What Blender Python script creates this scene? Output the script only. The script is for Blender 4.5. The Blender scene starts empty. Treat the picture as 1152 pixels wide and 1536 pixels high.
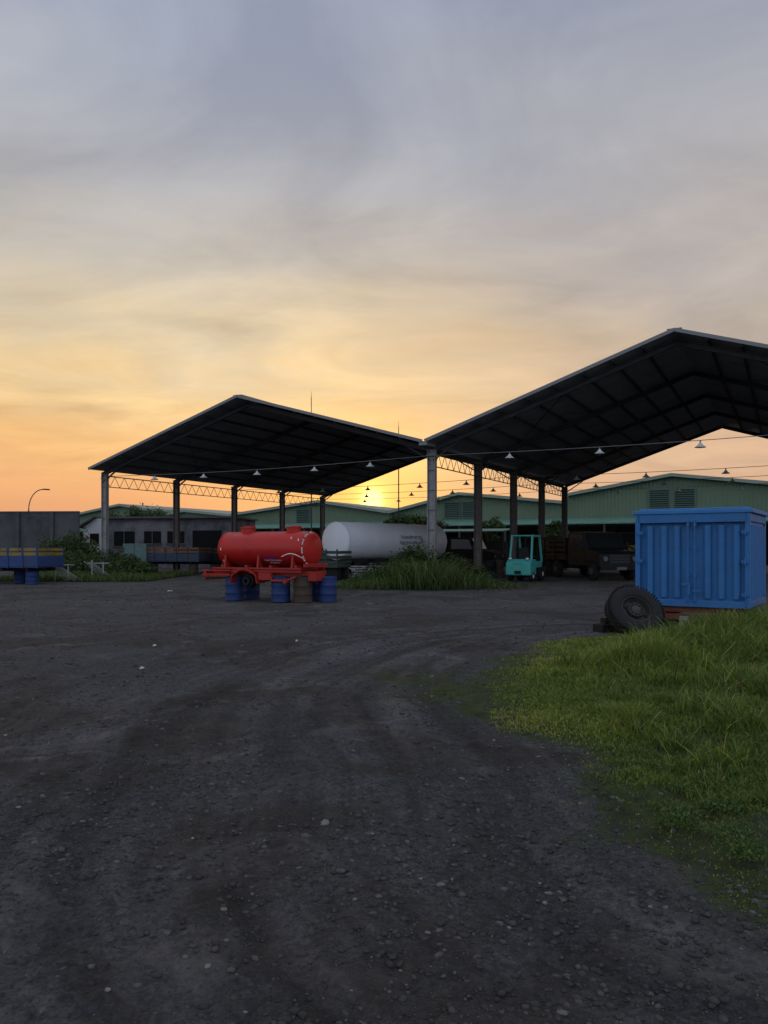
import bpy, math, random
import numpy as np
from mathutils import Vector, Matrix, Euler
random.seed(3); RNG=np.random.default_rng(5)
S=bpy.context.scene; COL=S.collection
F=1154.0; HOR=822.0; CH=1.5
def P(x,y,Y): return Vector(((x-576)/F*Y, Y, CH+(HOR-y)/F*Y))
def GX(x,Y): return (x-576)/F*Y
def lin(c):
    return tuple(((v/255)/12.92 if v/255<=0.04045 else ((v/255+0.055)/1.055)**2.4) for v in c)
# ------------------------------------------------------------ node helpers
class NT:
    def __init__(s,nt): s.nt=nt; s.n=nt.nodes; s.l=nt.links
    def new(s,t,**k):
        n=s.n.new(t)
        for a,b in k.items(): setattr(n,a,b)
        return n
    def put(s,sock,v):
        if isinstance(v,bpy.types.NodeSocket): s.l.new(v,sock)
        else: sock.default_value=v
    def math(s,op,a,b=0.0,c=None,clamp=False):
        n=s.new('ShaderNodeMath',operation=op); n.use_clamp=clamp
        s.put(n.inputs[0],a); s.put(n.inputs[1],b)
        if c is not None: s.put(n.inputs[2],c)
        return n.outputs[0]
    def mapr(s,v,a,b,c=0.0,d=1.0,smooth=True):
        n=s.new('ShaderNodeMapRange'); n.interpolation_type='SMOOTHSTEP' if smooth else 'LINEAR'
        s.put(n.inputs[0],v); n.inputs[1].default_value=a;n.inputs[2].default_value=b;n.inputs[3].default_value=c;n.inputs[4].default_value=d
        return n.outputs[0]
    def ramp(s,v,stops,interp='LINEAR'):
        n=s.new('ShaderNodeValToRGB'); cr=n.color_ramp; cr.interpolation=interp
        while len(cr.elements)<len(stops): cr.elements.new(0.5)
        for e,(p,c) in zip(cr.elements,stops): e.position=p; e.color=(*c[:3],1)
        s.put(n.inputs[0],v); return n.outputs[0]
    def mix(s,f,a,b,mode='MIX'):
        n=s.new('ShaderNodeMix',data_type='RGBA',blend_type=mode)
        s.put(n.inputs[0],f)
        s.put(n.inputs[6],a if isinstance(a,bpy.types.NodeSocket) else (*a[:3],1))
        s.put(n.inputs[7],b if isinstance(b,bpy.types.NodeSocket) else (*b[:3],1))
        return n.outputs[2]
    def noise(s,scale,detail=4,rough=.55,vec=None,dist=0.0):
        n=s.new('ShaderNodeTexNoise'); n.inputs['Scale'].default_value=scale; n.inputs['Detail'].default_value=detail
        n.inputs['Roughness'].default_value=rough; n.inputs['Distortion'].default_value=dist
        if vec is not None: s.l.new(vec,n.inputs['Vector'])
        return n.outputs[0]
def newmat(name):
    m=bpy.data.materials.new(name); m.use_nodes=True; m.node_tree.nodes.clear()
    t=NT(m.node_tree); o=t.new('ShaderNodeOutputMaterial'); b=t.new('ShaderNodeBsdfPrincipled')
    t.l.new(b.outputs[0],o.inputs[0]); return m,t,b,o
_M={}
def mat(name,col,rough=.6,metal=0.0,var=.25,scale=6.0,bump=.1,dirt=0.0,dirtcol=(.06,.05,.04),corr=None,spec=.3):
    if name in _M: return _M[name]
    m,t,b,o=newmat(name)
    co=t.new('ShaderNodeTexCoord').outputs['Object']
    n1=t.noise(scale,5,.6,co); n2=t.noise(scale*9,3,.6,co)
    f=t.math('ADD',t.math('MULTIPLY',n1,.7),t.math('MULTIPLY',n2,.3))
    lo=tuple(c*(1-var) for c in col); hi=tuple(min(1,c*(1+var)) for c in col)
    c=t.ramp(f,[(.3,lo),(.7,hi)])
    if dirt>0:
        n3=t.noise(scale*.7,8,.7,co,.4)
        c=t.mix(t.mapr(n3,.62-.25*dirt,.75,0,min(1,dirt+.3)),c,dirtcol)
    t.l.new(c,b.inputs['Base Color'])
    t.l.new(t.mapr(n1,.2,.8,max(.05,rough-.12),min(1,rough+.12)),b.inputs['Roughness'])
    b.inputs['Metallic'].default_value=metal
    b.inputs['Specular IOR Level'].default_value=spec
    h=n2
    if corr:
        ax,sc,amt=corr
        sp=t.new('ShaderNodeSeparateXYZ'); t.l.new(co,sp.inputs[0])
        w=t.math('SINE',t.math('MULTIPLY',sp.outputs[ax],sc))
        bp0=t.new('ShaderNodeBump'); bp0.inputs['Strength'].default_value=1; bp0.inputs['Distance'].default_value=amt
        t.l.new(w,bp0.inputs['Height'])
    bp=t.new('ShaderNodeBump'); bp.inputs['Strength'].default_value=bump; bp.inputs['Distance'].default_value=.02
    t.l.new(h,bp.inputs['Height'])
    if corr: t.l.new(bp0.outputs[0],bp.inputs['Normal'])
    t.l.new(bp.outputs[0],b.inputs['Normal'])
    _M[name]=m; return m
# ------------------------------------------------------------ mesh builder
class B:
    def __init__(s): s.v=[]; s.f=[]
    def add(s,vs,fs):
        o=len(s.v); s.v+= [tuple(v) for v in vs]; s.f+=[tuple(i+o for i in f) for f in fs]; return s
    def box(s,c,d,rot=None,taper=None):
        x,y,z=d[0]/2,d[1]/2,d[2]/2
        vs=[Vector(p) for p in [(-x,-y,-z),(x,-y,-z),(x,y,-z),(-x,y,-z),(-x,-y,z),(x,-y,z),(x,y,z),(-x,y,z)]]
        if taper:
            for v in vs[4:]: v.x*=taper[0]; v.y*=taper[1]
        if rot: 
            R=Euler(rot).to_matrix(); vs=[R@v for v in vs]
        c=Vector(c)
        return s.add([v+c for v in vs],[(0,3,2,1),(4,5,6,7),(0,1,5,4),(1,2,6,5),(2,3,7,6),(3,0,4,7)])
    def beam(s,a,b,w,h):
        a=Vector(a);b=Vector(b);d=(b-a); L=d.length; d.normalize()
        up=Vector((0,0,1)); 
        if abs(d.z)>.98: up=Vector((0,1,0))
        r=d.cross(up).normalized(); u=r.cross(d)
        vs=[]
        for p in (a,b):
            for i,j in ((-1,-1),(1,-1),(1,1),(-1,1)): vs.append(p+r*i*w/2+u*j*h/2)
        return s.add(vs,[(0,1,2,3),(7,6,5,4),(0,4,5,1),(1,5,6,2),(2,6,7,3),(3,7,4,0)])
    def cyl(s,a,b,r0,r1=None,n=16,caps=True):
        if r1 is None: r1=r0
        a=Vector(a);b=Vector(b);d=(b-a).normalized(); q=d.to_track_quat('Z','Y')
        vs=[]
        for p,r in ((a,r0),(b,r1)):
            for i in range(n):
                t=2*math.pi*i/n; vs.append(p+q@Vector((r*math.cos(t),r*math.sin(t),0)))
        fs=[(i,(i+1)%n,(i+1)%n+n,i+n) for i in range(n)]
        if caps: fs+=[tuple(reversed(range(n))),tuple(range(n,2*n))]
        return s.add(vs,fs)
    def tube(s,pts,r,n=6):
        for a,b in zip(pts[:-1],pts[1:]): s.cyl(a,b,r,r,n)
        return s
    def lathe(s,prof,axis='x',c=(0,0,0),sc=(1,1),n=32,M=None):
        vs=[];fs=[];c=Vector(c)
        for h,r in prof:
            for i in range(n):
                t=2*math.pi*i/n; p,q=r*math.cos(t)*sc[0],r*math.sin(t)*sc[1]
                v=Vector((h,p,q)) if axis=='x' else (Vector((p,h,q)) if axis=='y' else Vector((p,q,h)))
                if M: v=M@v
                vs.append(v+c)
        for k in range(len(prof)-1):
            for i in range(n):
                j=(i+1)%n; fs.append((k*n+i,k*n+j,(k+1)*n+j,(k+1)*n+i))
        return s.add(vs,fs)
    def poly(s,pts,ex):
        n=len(pts); ex=Vector(ex); a=[Vector(p) for p in pts]
        return s.add(a+[p+ex for p in a],[tuple(range(n)),tuple(reversed(range(n,2*n)))]+[(i,i+n,(i+1)%n+n,(i+1)%n) for i in range(n)])
    def obj(s,name,m,parent=None,bevel=0,smooth=False):
        me=bpy.data.meshes.new(name); me.from_pydata(s.v,[],s.f); me.update()
        import bmesh
        bm=bmesh.new(); bm.from_mesh(me); bmesh.ops.recalc_face_normals(bm,faces=bm.faces); bm.to_mesh(me); bm.free()
        o=bpy.data.objects.new(name,me); COL.objects.link(o); me.materials.append(m)
        if smooth:
            for p in me.polygons: p.use_smooth=True
            try:
                me.set_sharp_from_angle(angle=math.radians(40))
            except Exception: pass
        if bevel:
            md=o.modifiers.new('b','BEVEL'); md.width=bevel; md.segments=2; md.limit_method='ANGLE'; md.angle_limit=math.radians(40)
        if parent: o.parent=parent
        return o
def root(name,loc=(0,0,0),rz=0.0):
    e=bpy.data.objects.new(name,None); e.empty_display_size=.3; e.location=loc; e.rotation_euler=(0,0,rz); COL.objects.link(e); return e
def text(parent,name,s,loc,rot,size,m,shear=0):
    cu=bpy.data.curves.new(name,'FONT'); cu.body=s; cu.size=size; cu.extrude=.002; cu.align_x='CENTER'; cu.align_y='CENTER'; cu.shear=shear
    o=bpy.data.objects.new(name,cu); COL.objects.link(o); cu.materials.append(m); o.parent=parent; o.location=loc; o.rotation_euler=rot; return o
def npmesh(name,V,Fc,m,attrs=None,smooth=False):
    me=bpy.data.meshes.new(name); k=Fc.shape[1]
    me.vertices.add(len(V)); me.vertices.foreach_set('co',V.astype(np.float32).ravel())
    me.loops.add(Fc.size); me.loops.foreach_set('vertex_index',Fc.astype(np.int32).ravel())
    me.polygons.add(len(Fc)); me.polygons.foreach_set('loop_start',np.arange(0,Fc.size,k,dtype=np.int32))
    if smooth: me.polygons.foreach_set('use_smooth',np.ones(len(Fc),dtype=bool))
    me.update(calc_edges=True); me.validate()
    for a,v in (attrs or {}).items():
        at=me.attributes.new(a,'FLOAT','POINT'); at.data.foreach_set('value',v.astype(np.float32))
    o=bpy.data.objects.new(name,me); COL.objects.link(o); me.materials.append(m); return o
_T=np.random.default_rng(11).random((256,256))
def vn(x,y,sc,sd=0):
    x=np.asarray(x)*sc+sd*17.3+500; y=np.asarray(y)*sc+sd*31.7+500
    xi=np.floor(x).astype(int); yi=np.floor(y).astype(int); fx=x-xi; fy=y-yi
    fx=fx*fx*(3-2*fx); fy=fy*fy*(3-2*fy)
    g=lambda a,b:_T[a%256,b%256]
    return (g(xi,yi)*(1-fx)+g(xi+1,yi)*fx)*(1-fy)+(g(xi,yi+1)*(1-fx)+g(xi+1,yi+1)*fx)*fy
def fbm(x,y,sc,sd=0,o=4):
    r=0;a=.5
    for i in range(o): r=r+a*vn(x,y,sc*2**i,sd+i); a*=.5
    return r/(1-.5**o)
# ------------------------------------------------------------ world
SUN_EL=math.radians(3.6); SUN_AZ=math.radians(-0.9)
w=bpy.data.worlds.new("World"); S.world=w; w.use_nodes=True; w.node_tree.nodes.clear(); t=NT(w.node_tree)
out=t.new('ShaderNodeOutputWorld'); bg=t.new('ShaderNodeBackground'); t.l.new(bg.outputs[0],out.inputs[0])
tc=t.new('ShaderNodeTexCoord').outputs['Generated']; sp=t.new('ShaderNodeSeparateXYZ'); t.l.new(tc,sp.inputs[0]); X,Y,Z=sp.outputs
Zp=t.math('MAXIMUM',Z,0.0)
den=t.math('ADD',Zp,.16)
cb=t.new('ShaderNodeCombineXYZ'); t.put(cb.inputs[0],t.math('DIVIDE',X,den)); t.put(cb.inputs[1],t.math('MULTIPLY',t.math('DIVIDE',Y,den),1.5)); cb.inputs[2].default_value=3.7
nz=t.noise(.8,6,.5,cb.outputs[0],.4); nz2=t.noise(1.25,9,.56,cb.outputs[0],.9); nz3=t.noise(4.2,7,.6,cb.outputs[0],.5)
az=t.math('DIVIDE',X,t.math('SQRT',t.math('ADD',t.math('ADD',t.math('MULTIPLY',X,X),t.math('MULTIPLY',Y,Y)),1e-4)))
zz=t.math('ADD',Zp,t.math('ADD',t.math('MULTIPLY',t.math('SUBTRACT',nz,.5),.26),t.math('MULTIPLY',t.math('SUBTRACT',nz3,.5),.06)))
zz=t.math('ADD',t.math('MULTIPLY',t.mapr(Zp,.02,.2),t.math('SUBTRACT',zz,Zp)),Zp)
L=[(0,(216,152,120)),(.06,(234,170,120)),(.11,(242,188,126)),(.19,(236,203,152)),(.26,(216,198,168)),(.33,(198,190,178)),(.44,(182,182,186)),(.58,(163,170,187)),(1,(160,168,188))]
R=[(0,(202,158,136)),(.06,(208,168,140)),(.12,(214,178,148)),(.19,(202,178,154)),(.26,(188,174,160)),(.33,(178,170,167)),(.44,(172,172,178)),(.58,(157,163,180)),(1,(156,164,184))]
cl=t.ramp(zz,[(p,lin(c)) for p,c in L]); cr=t.ramp(zz,[(p,lin(c)) for p,c in R])
c=t.mix(t.mapr(az,-.28,.36),cl,cr)
cm=t.ramp(t.math('ADD',t.math('MULTIPLY',nz2,.8),t.math('MULTIPLY',nz3,.2)),[(.33,(.80,.81,.85)),(.5,(1,1,1)),(.66,(1.20,1.17,1.11))])
c=t.mix(t.mapr(Zp,.03,.16),c,t.mix(1.0,c,cm,'MULTIPLY'))
sd=Vector((math.sin(SUN_AZ)*math.cos(SUN_EL),math.cos(SUN_AZ)*math.cos(SUN_EL),math.sin(SUN_EL)))
dp=t.new('ShaderNodeVectorMath',operation='DOT_PRODUCT'); t.l.new(tc,dp.inputs[0]); dp.inputs[1].default_value=sd
D=t.math('MAXIMUM',dp.outputs['Value'],0.0)
def scol(col,f):
    m=t.new('ShaderNodeVectorMath',operation='SCALE'); m.inputs[0].default_value=col; t.put(m.inputs[3],f); return m.outputs[0]
def addc(a,b):
    m=t.new('ShaderNodeVectorMath',operation='ADD'); t.put(m.inputs[0],a); t.put(m.inputs[1],b); return m.outputs[0]
c=addc(c,scol((.10,.05,-.01),t.math('POWER',D,30.0)))
c=addc(c,scol((.30,.20,-.04),t.math('POWER',D,300.0)))
c=addc(c,scol((.6,.5,.12),t.math('POWER',D,5000.0)))
c=addc(c,scol((1.0,.8,.3),t.mapr(D,.99985,.99996)))
# sky behind the camera and overhead brightened and cooled as added fill light
bkf=t.mapr(t.math('MULTIPLY',Y,-1.0),-.35,.7,0,1); zn=t.mapr(Z,.6,.95,0,1)
c=t.mix(bkf,c,(.74,.83,.98)); 
c=t.mix(t.math('MULTIPLY',zn,.85),c,(.58,.65,.80))
sk=t.new('ShaderNodeTexSky'); sk.sky_type='NISHITA'; sk.sun_disc=False; sk.sun_elevation=SUN_EL; sk.sun_rotation=SUN_AZ; sk.dust_density=3
s2=t.new('ShaderNodeVectorMath',operation='SCALE'); t.put(s2.inputs[0],sk.outputs[0]); s2.inputs[3].default_value=.005
c=addc(c,s2.outputs[0])
t.put(bg.inputs[0],c); bg.inputs[1].default_value=1.0
sl=bpy.data.lights.new('sun','SUN'); sl.energy=.4; sl.angle=math.radians(1.5); sl.color=(1,.72,.42)
so=bpy.data.objects.new('sun',sl); COL.objects.link(so); so.rotation_euler=(-sd).to_track_quat('-Z','Y').to_euler()
# ------------------------------------------------------------ ground
bY=np.array([-2,2.2,2.8,3.48,3.95,5.12,6.46,7.6,8.74,10.2,12.1,14.1,15.0,16.0,17.5,60]); bX=np.array([4.5,2.3,1.75,1.45,1.3,1.2,.95,.85,.95,1.5,2.45,4.5,6.0,8.0,14,60.])
def inward(x,y): return x-np.interp(y,bY,bX)
def roadd(x,y): return -inward(x,y)+.35*(fbm(x,y,.45,9,2)-.5)
def gheight(x,y):
    near=np.clip(1.2-np.hypot(x,y)/40,0,1)
    h=(fbm(x,y,.35,1)-.5)*.12+(fbm(x,y,1.7,2)-.5)*.055
    h+=np.where(np.hypot(x,y)<14,(fbm(x,y,8,5,3)-.5)*.038,0)
    d=roadd(x,y)
    for c0,am in ((.5,.03),(.95,.015),(2.1,.03),(2.6,.015),(3.6,.012)): h-=am*np.exp(-((d-c0)/.14)**2)*(y<18)
    h+=.05*np.clip(inward(x,y)/1.5,0,1)*(y<17)
    return h*near
def grow(start,step,end,g):
    r=[start]
    while abs(r[-1])<abs(end): r.append(r[-1]+step); step*=g
    return r
gx=np.unique(np.round(np.concatenate([np.arange(-2.6,2.6,.02),grow(2.6,.025,900,1.055),[-v for v in grow(2.6,.025,900,1.055)]]),4))
gy=np.unique(np.round(np.concatenate([np.arange(1.4,5.5,.02),grow(5.5,.023,1500,1.03),[-v for v in grow(-1.2,.2,60,1.4)],[-60,-200]]),4))
gy=np.sort(gy)
XX,YY=np.meshgrid(gx,gy); HH=gheight(XX,YY)
HH+=np.where((np.hypot(XX,YY)<9),(fbm(XX,YY,24,15,2)-.5)*.018,0)*(inward(XX,YY)<.5)
V=np.stack([XX.ravel(),YY.ravel(),HH.ravel()],1); nx,ny=len(gx),len(gy)
ii=(np.arange(ny-1)[:,None]*nx+np.arange(nx-1)[None]).ravel(); Fc=np.stack([ii,ii+1,ii+1+nx,ii+nx],1)
inn=inward(V[:,0],V[:,1])+(fbm(V[:,0],V[:,1],1.3,21)-.5)*1.2
gm=np.clip(inn/.6+.40,0,1)*(1-.35*np.clip((fbm(V[:,0],V[:,1],1.1,77)-.5)*4,0,1)*(V[:,1]<5))
far=np.clip(1-np.hypot((V[:,0]-1.0)/3.9,(V[:,1]-30.0)/3.6),0,.4)*2.2
patch=np.clip((fbm(V[:,0],V[:,1],.55,33)-.40)*5,0,.5)*np.exp(-((V[:,0]-.4)/1.2)**2-((V[:,1]-9)/2.8)**2)
lef=.5*np.exp(-((V[:,0]+9)/3.5)**2-((V[:,1]-21)/2.)**2)*(fbm(V[:,0],V[:,1],.8,3)>.45)
gm=np.clip(gm+far+patch*1.3+lef,0,1)
dark_patch=np.clip(1.6-1.6*np.hypot((V[:,0]+1.95)/.95,(V[:,1]-17.3)/.55)+.5*(fbm(V[:,0],V[:,1],2,4)-.5),0,1)  # darker, less rough oval on the ground in front of the red tank
dark_patch=np.maximum(dark_patch,.6*np.clip(1.3-1.3*np.hypot((V[:,0]+.75)/.35,(V[:,1]-3.35)/.35),0,1))
d=roadd(V[:,0],V[:,1])
m,t,b,o=newmat('gravel_ground')
co=t.new('ShaderNodeTexCoord').outputs['Object']
def attr(n): a=t.new('ShaderNodeAttribute'); a.attribute_name=n; return a.outputs['Fac']
wv=t.new('ShaderNodeVectorMath',operation='ADD'); t.put(wv.inputs[0],co)
nc=t.new('ShaderNodeTexNoise'); nc.inputs['Scale'].default_value=30; nc.inputs['Detail'].default_value=3; t.l.new(co,nc.inputs['Vector'])
ws_=t.new('ShaderNodeVectorMath',operation='SCALE'); t.put(ws_.inputs[0],nc.outputs['Color']); ws_.inputs[3].default_value=.03; t.put(wv.inputs[1],ws_.outputs[0]); wco=wv.outputs[0]
v1=t.new('ShaderNodeTexVoronoi'); v1.inputs['Scale'].default_value=34; t.l.new(wco,v1.inputs['Vector'])
v2=t.new('ShaderNodeTexVoronoi'); v2.inputs['Scale'].default_value=85; t.l.new(wco,v2.inputs['Vector'])
spc=t.new('ShaderNodeSeparateXYZ'); t.l.new(v1.outputs['Color'],spc.inputs[0])
spd=t.new('ShaderNodeSeparateXYZ'); t.l.new(v2.outputs['Color'],spd.inputs[0])
fine=t.noise(45,8,.75,co)
peb=t.math('ADD',t.math('ADD',t.math('MULTIPLY',spc.outputs[0],.25),t.math('MULTIPLY',spd.outputs[1],.25)),t.math('MULTIPLY',fine,.5))
base=t.ramp(peb,[(.15,(.030,.030,.034)),(.45,(.075,.074,.080)),(.7,(.125,.122,.126)),(.9,(.22,.218,.22))])
med=t.noise(3.5,8,.7,co)
soil=t.ramp(t.math('ADD',t.math('MULTIPLY',med,.6),t.math('MULTIPLY',fine,.4)),[(.35,(.028,.025,.024)),(.65,(.095,.084,.078))])
dust=t.ramp(t.math('ADD',t.math('MULTIPLY',med,.5),t.math('MULTIPLY',fine,.5)),[(.35,(.080,.075,.077)),(.65,(.20,.188,.186))])
big=t.noise(.5,7,.6,co,.6)
c=t.mix(t.mapr(big,.47,.58,0,.8),base,soil)
c=t.mix(t.mapr(t.noise(1.1,8,.68,co,1.0),.52,.66,0,.85),c,dust)
sx_=t.new('ShaderNodeSeparateXYZ'); t.l.new(co,sx_.inputs[0]); cv=t.new('ShaderNodeCombineXYZ')
t.put(cv.inputs[0],t.math('MULTIPLY',attr('roadd'),2.6)); t.put(cv.inputs[1],t.math('MULTIPLY',sx_.outputs[1],.22))
st=t.noise(1.0,6,.6,cv.outputs[0],.3)
c2=t.mix(1.0,c,t.ramp(st,[(.32,(.60,.59,.59)),(.5,(1,1,1)),(.66,(1.5,1.48,1.48))]),'MULTIPLY')
c=t.mix(t.mapr(attr('roadd'),3.2,5.5,1,.25),c,c2)
gc=t.ramp(t.noise(7,6,.6,co),[(.3,(.03,.038,.012)),(.55,(.06,.085,.02)),(.75,(.10,.13,.03))])
gcut=t.math('ADD',attr('grass'),t.math('MULTIPLY',t.math('SUBTRACT',t.noise(14,6,.7,co),.5),1.1))
c=t.mix(t.mapr(gcut,.35,.85,0,.85),c,gc)
c=t.mix(t.math('MULTIPLY',attr('dark_patch'),.75),c,(.012,.012,.014))
t.l.new(c,b.inputs['Base Color'])
t.put(b.inputs['Roughness'],t.mapr(attr('dark_patch'),0,1,.95,.6)); b.inputs['Specular IOR Level'].default_value=.15
hh=t.math('ADD',t.math('ADD',t.math('MULTIPLY',v1.outputs['Distance'],-.9),t.math('MULTIPLY',v2.outputs['Distance'],-.4)),t.math('MULTIPLY',fine,1.6))
bp=t.new('ShaderNodeBump'); bp.inputs['Strength'].default_value=1; bp.inputs['Distance'].default_value=.035; t.l.new(hh,bp.inputs['Height']); t.l.new(bp.outputs[0],b.inputs['Normal'])
npmesh('ground',V,Fc,m,{'grass':gm,'dark_patch':dark_patch,'roadd':np.clip(d,-6,12)},smooth=True)
m_st,t,b,o=newmat('gravel_stone')
a=t.new('ShaderNodeAttribute'); a.attribute_name='rnd'
co=t.new('ShaderNodeTexCoord').outputs['Object']
c=t.ramp(a.outputs['Fac'],[(0,(.040,.038,.038)),(.6,(.070,.067,.067)),(.95,(.10,.097,.096)),(1,(.19,.185,.18))])
c=t.mix(t.mapr(t.noise(60,5,.7,co),.4,.7,0,.7),c,(.05,.045,.042)); t.l.new(c,b.inputs['Base Color']); b.inputs['Roughness'].default_value=.95; b.inputs['Specular IOR Level'].default_value=.1
import bmesh
bm=bmesh.new(); bmesh.ops.create_icosphere(bm,subdivisions=1,radius=1); bm.verts.ensure_lookup_table()
iv=np.array([v.co[:] for v in bm.verts]); ifc=np.array([[v.index for v in f.verts] for f in bm.faces]); bm.free()
bm=bmesh.new(); bmesh.ops.create_icosphere(bm,subdivisions=2,radius=1)
iv2=np.array([v.co[:] for v in bm.verts]); if2=np.array([[v.index for v in f.verts] for f in bm.faces]); bm.free()
def stones(xs,ys,rs,name,hi=False,rndv=None):
    a,fc=(iv2,if2) if hi else (iv,ifc)
    n=len(xs); k=len(a)
    jit=1+(.22 if hi else .5)*(RNG.random((n,k))-.5)
    pts=a[None]*jit[:,:,None]*rs[:,None,None]*np.stack([RNG.uniform(.8,1.5,n),RNG.uniform(.7,1.1,n),RNG.uniform(.4,.75,n)],1)[:,None,:]
    th=RNG.random(n)*6.28; cs,sn=np.cos(th)[:,None],np.sin(th)[:,None]
    px=pts[:,:,0]*cs-pts[:,:,1]*sn; py=pts[:,:,0]*sn+pts[:,:,1]*cs
    zc=gheight(xs,ys)+rs*.05
    Vv=np.stack([px+xs[:,None],py+ys[:,None],pts[:,:,2]+zc[:,None]],2).reshape(-1,3)
    Ff=(fc[None]+(np.arange(n)*k)[:,None,None]).reshape(-1,3)
    r=RNG.random(n) if rndv is None else rndv
    return npmesh(name,Vv,Ff,m_st,{'rnd':np.repeat(r,k)},smooth=hi)
N=70000
yy=1.7*np.exp(RNG.random(N)*math.log(30/1.7)); xx=(RNG.random(N)-.5)*1.1*yy
rr=.003+.014*RNG.random(N)**8; rr=rr*(1+.07*yy)
k=((inward(xx,yy)<.2)|(RNG.random(N)<.05))&(RNG.random(N)<np.clip((fbm(xx,yy,1.1,61)-.28)*3.2,.08,1)); stones(xx[k],yy[k],rr[k],'gravel',False,RNG.random(N)[k]**2)
bigp=[(488,1232,.027),(458,1251,.026),(1000,1385,.020),(600,1168,.015),(975,1331,.016),(80,1215,.018),(530,1132,.02),(835,1386,.013),(1115,1245,.03),(1085,1200,.02),(420,1190,.018),(350,1240,.014),(905,1470,.016),(232,1085,.02),(1010,1240,.02),(620,1300,.01),(280,1330,.012),(700,1250,.012),(1110,1323,.014),(560,1400,.011),(150,1380,.012),(780,1300,.012),(330,1120,.02),(640,1060,.02)]
stones(np.array([GX(x,1731/(y-822)) for x,y,r in bigp]),np.array([1731/(y-822) for x,y,r in bigp]),np.array([r for _,_,r in bigp]),'rock',True,np.array([.99,.75,.85,.9,.75,.5,.9,.7,.97,.9,.8,.8,.6,.8,.8,.8,.7,.7,.9,.6,.6,.7,.8,.8]))
# ------------------------------------------------------------ grass
def leafmat(name,stops,tr=.25):
    m,t,b,o=newmat(name)
    a=t.new('ShaderNodeAttribute'); a.attribute_name='rnd'; h=t.new('ShaderNodeAttribute'); h.attribute_name='tip'
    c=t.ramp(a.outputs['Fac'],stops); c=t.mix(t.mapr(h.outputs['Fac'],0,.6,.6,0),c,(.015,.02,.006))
    t.l.new(c,b.inputs['Base Color']); b.inputs['Roughness'].default_value=.65; b.inputs['Specular IOR Level'].default_value=.2
    tl=t.new('ShaderNodeBsdfTranslucent'); t.l.new(c,tl.inputs[0]); mx=t.new('ShaderNodeMixShader'); mx.inputs[0].default_value=tr
    t.l.new(b.outputs[0],mx.inputs[1]); t.l.new(tl.outputs[0],mx.inputs[2]); t.l.new(mx.outputs[0],o.inputs[0]); return m
m_gr=leafmat('grass_blades',[(0,(.04,.07,.015)),(.35,(.08,.13,.022)),(.65,(.14,.19,.03)),(.93,(.24,.27,.045)),(1,(.30,.25,.12))])
m_wd=leafmat('weed_blades',[(0,(.03,.052,.014)),(.6,(.065,.10,.025)),(1,(.13,.16,.05))])
m_lf=leafmat('leaves_dark',[(0,(.018,.032,.012)),(.6,(.042,.07,.022)),(1,(.085,.12,.04))])
def blades(name,xs,ys,hs,ws,m,lean=.5,z0=None,rnd=None):
    n=len(xs); th=RNG.random(n)*6.283; ln=hs*lean*RNG.random(n)*1.6; la=RNG.random(n)*6.283
    z=gheight(xs,ys)-.01 if z0 is None else z0
    wx,wy=np.cos(th)*ws/2,np.sin(th)*ws/2; lx,ly=np.cos(la)*ln,np.sin(la)*ln
    def pt(sx,fr,lf,zz): return np.stack([xs+sx*wx*fr+lx*lf,ys+sx*wy*fr+ly*lf,z+hs*zz],1)
    V=np.stack([pt(-1,1,0,0),pt(1,1,0,0),pt(-1,.9,.22,.5),pt(1,.9,.22,.5),pt(-1,.5,.6,.85),pt(1,.5,.6,.85),pt(0,0,1.15,.88)],1).reshape(-1,3)
    f=np.array([[0,1,3],[0,3,2],[2,3,5],[2,5,4],[4,5,6]])
    Fc=(f[None]+(np.arange(n)*7)[:,None,None]).reshape(-1,3)
    r=RNG.random(n) if rnd is None else rnd
    return npmesh(name,V,Fc,m,{'rnd':np.repeat(r,7),'tip':np.tile([0,0,.5,.5,.85,.85,1],n)})
N=270000
yy=2.3*np.exp(RNG.random(N)*math.log(18/2.3)); xx=RNG.uniform(.2,1,N)*(.56*yy+.9)
# keep areal density roughly even across the width, denser close to the camera
inn=inward(xx,yy)+(fbm(xx,yy,1.3,21)-.5)*1.2
pr=np.clip(inn/.9+.25,0,1)*np.clip((fbm(xx,yy,1.6,8)-.30)*5,.12,1)*np.where(yy<4.2,np.clip((fbm(xx,yy,1.1,77)-.60)*-6,.25,.9),1)
bx=(xx>4.9)&(yy>14.5)&(xx<8.3)
k=(RNG.random(len(xx))<pr)&~bx
xx,yy,inn=xx[k],yy[k],inn[k]
clump=fbm(xx,yy,.9,41); cl2=fbm(xx,yy,3,43,2)
hs=.018+.04*np.clip(inn,0,1)+.34*np.clip((inn-.6)/1.9,0,1)*np.clip((clump-.42)*4.5,.10,1.3)*(.4+1.2*cl2)
hs*=RNG.uniform(.4,1.35,len(xx)); hs*=np.where(yy<4.4,.5,1)
hs*=1-.8*np.exp(-((xx-4.5)/1.1)**2-((yy-12.8)/1.0)**2)
hs*=1-.6*np.exp(-((xx-5.6)/.9)**2-((yy-13.2)/1.3)**2)
ws=(.0035+.0006*yy)*RNG.uniform(.7,1.5,len(xx))
rnd=np.clip(.0+.75*fbm(xx,yy,.7,51)+.35*RNG.random(len(xx))+.30*np.clip(1-inn/1.6,0,1)-.12*(yy<6),0,.97); rnd=np.where(RNG.random(len(xx))<.05,1,rnd)
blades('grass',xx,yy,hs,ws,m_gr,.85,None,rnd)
tx=[];ty=[]
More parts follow.
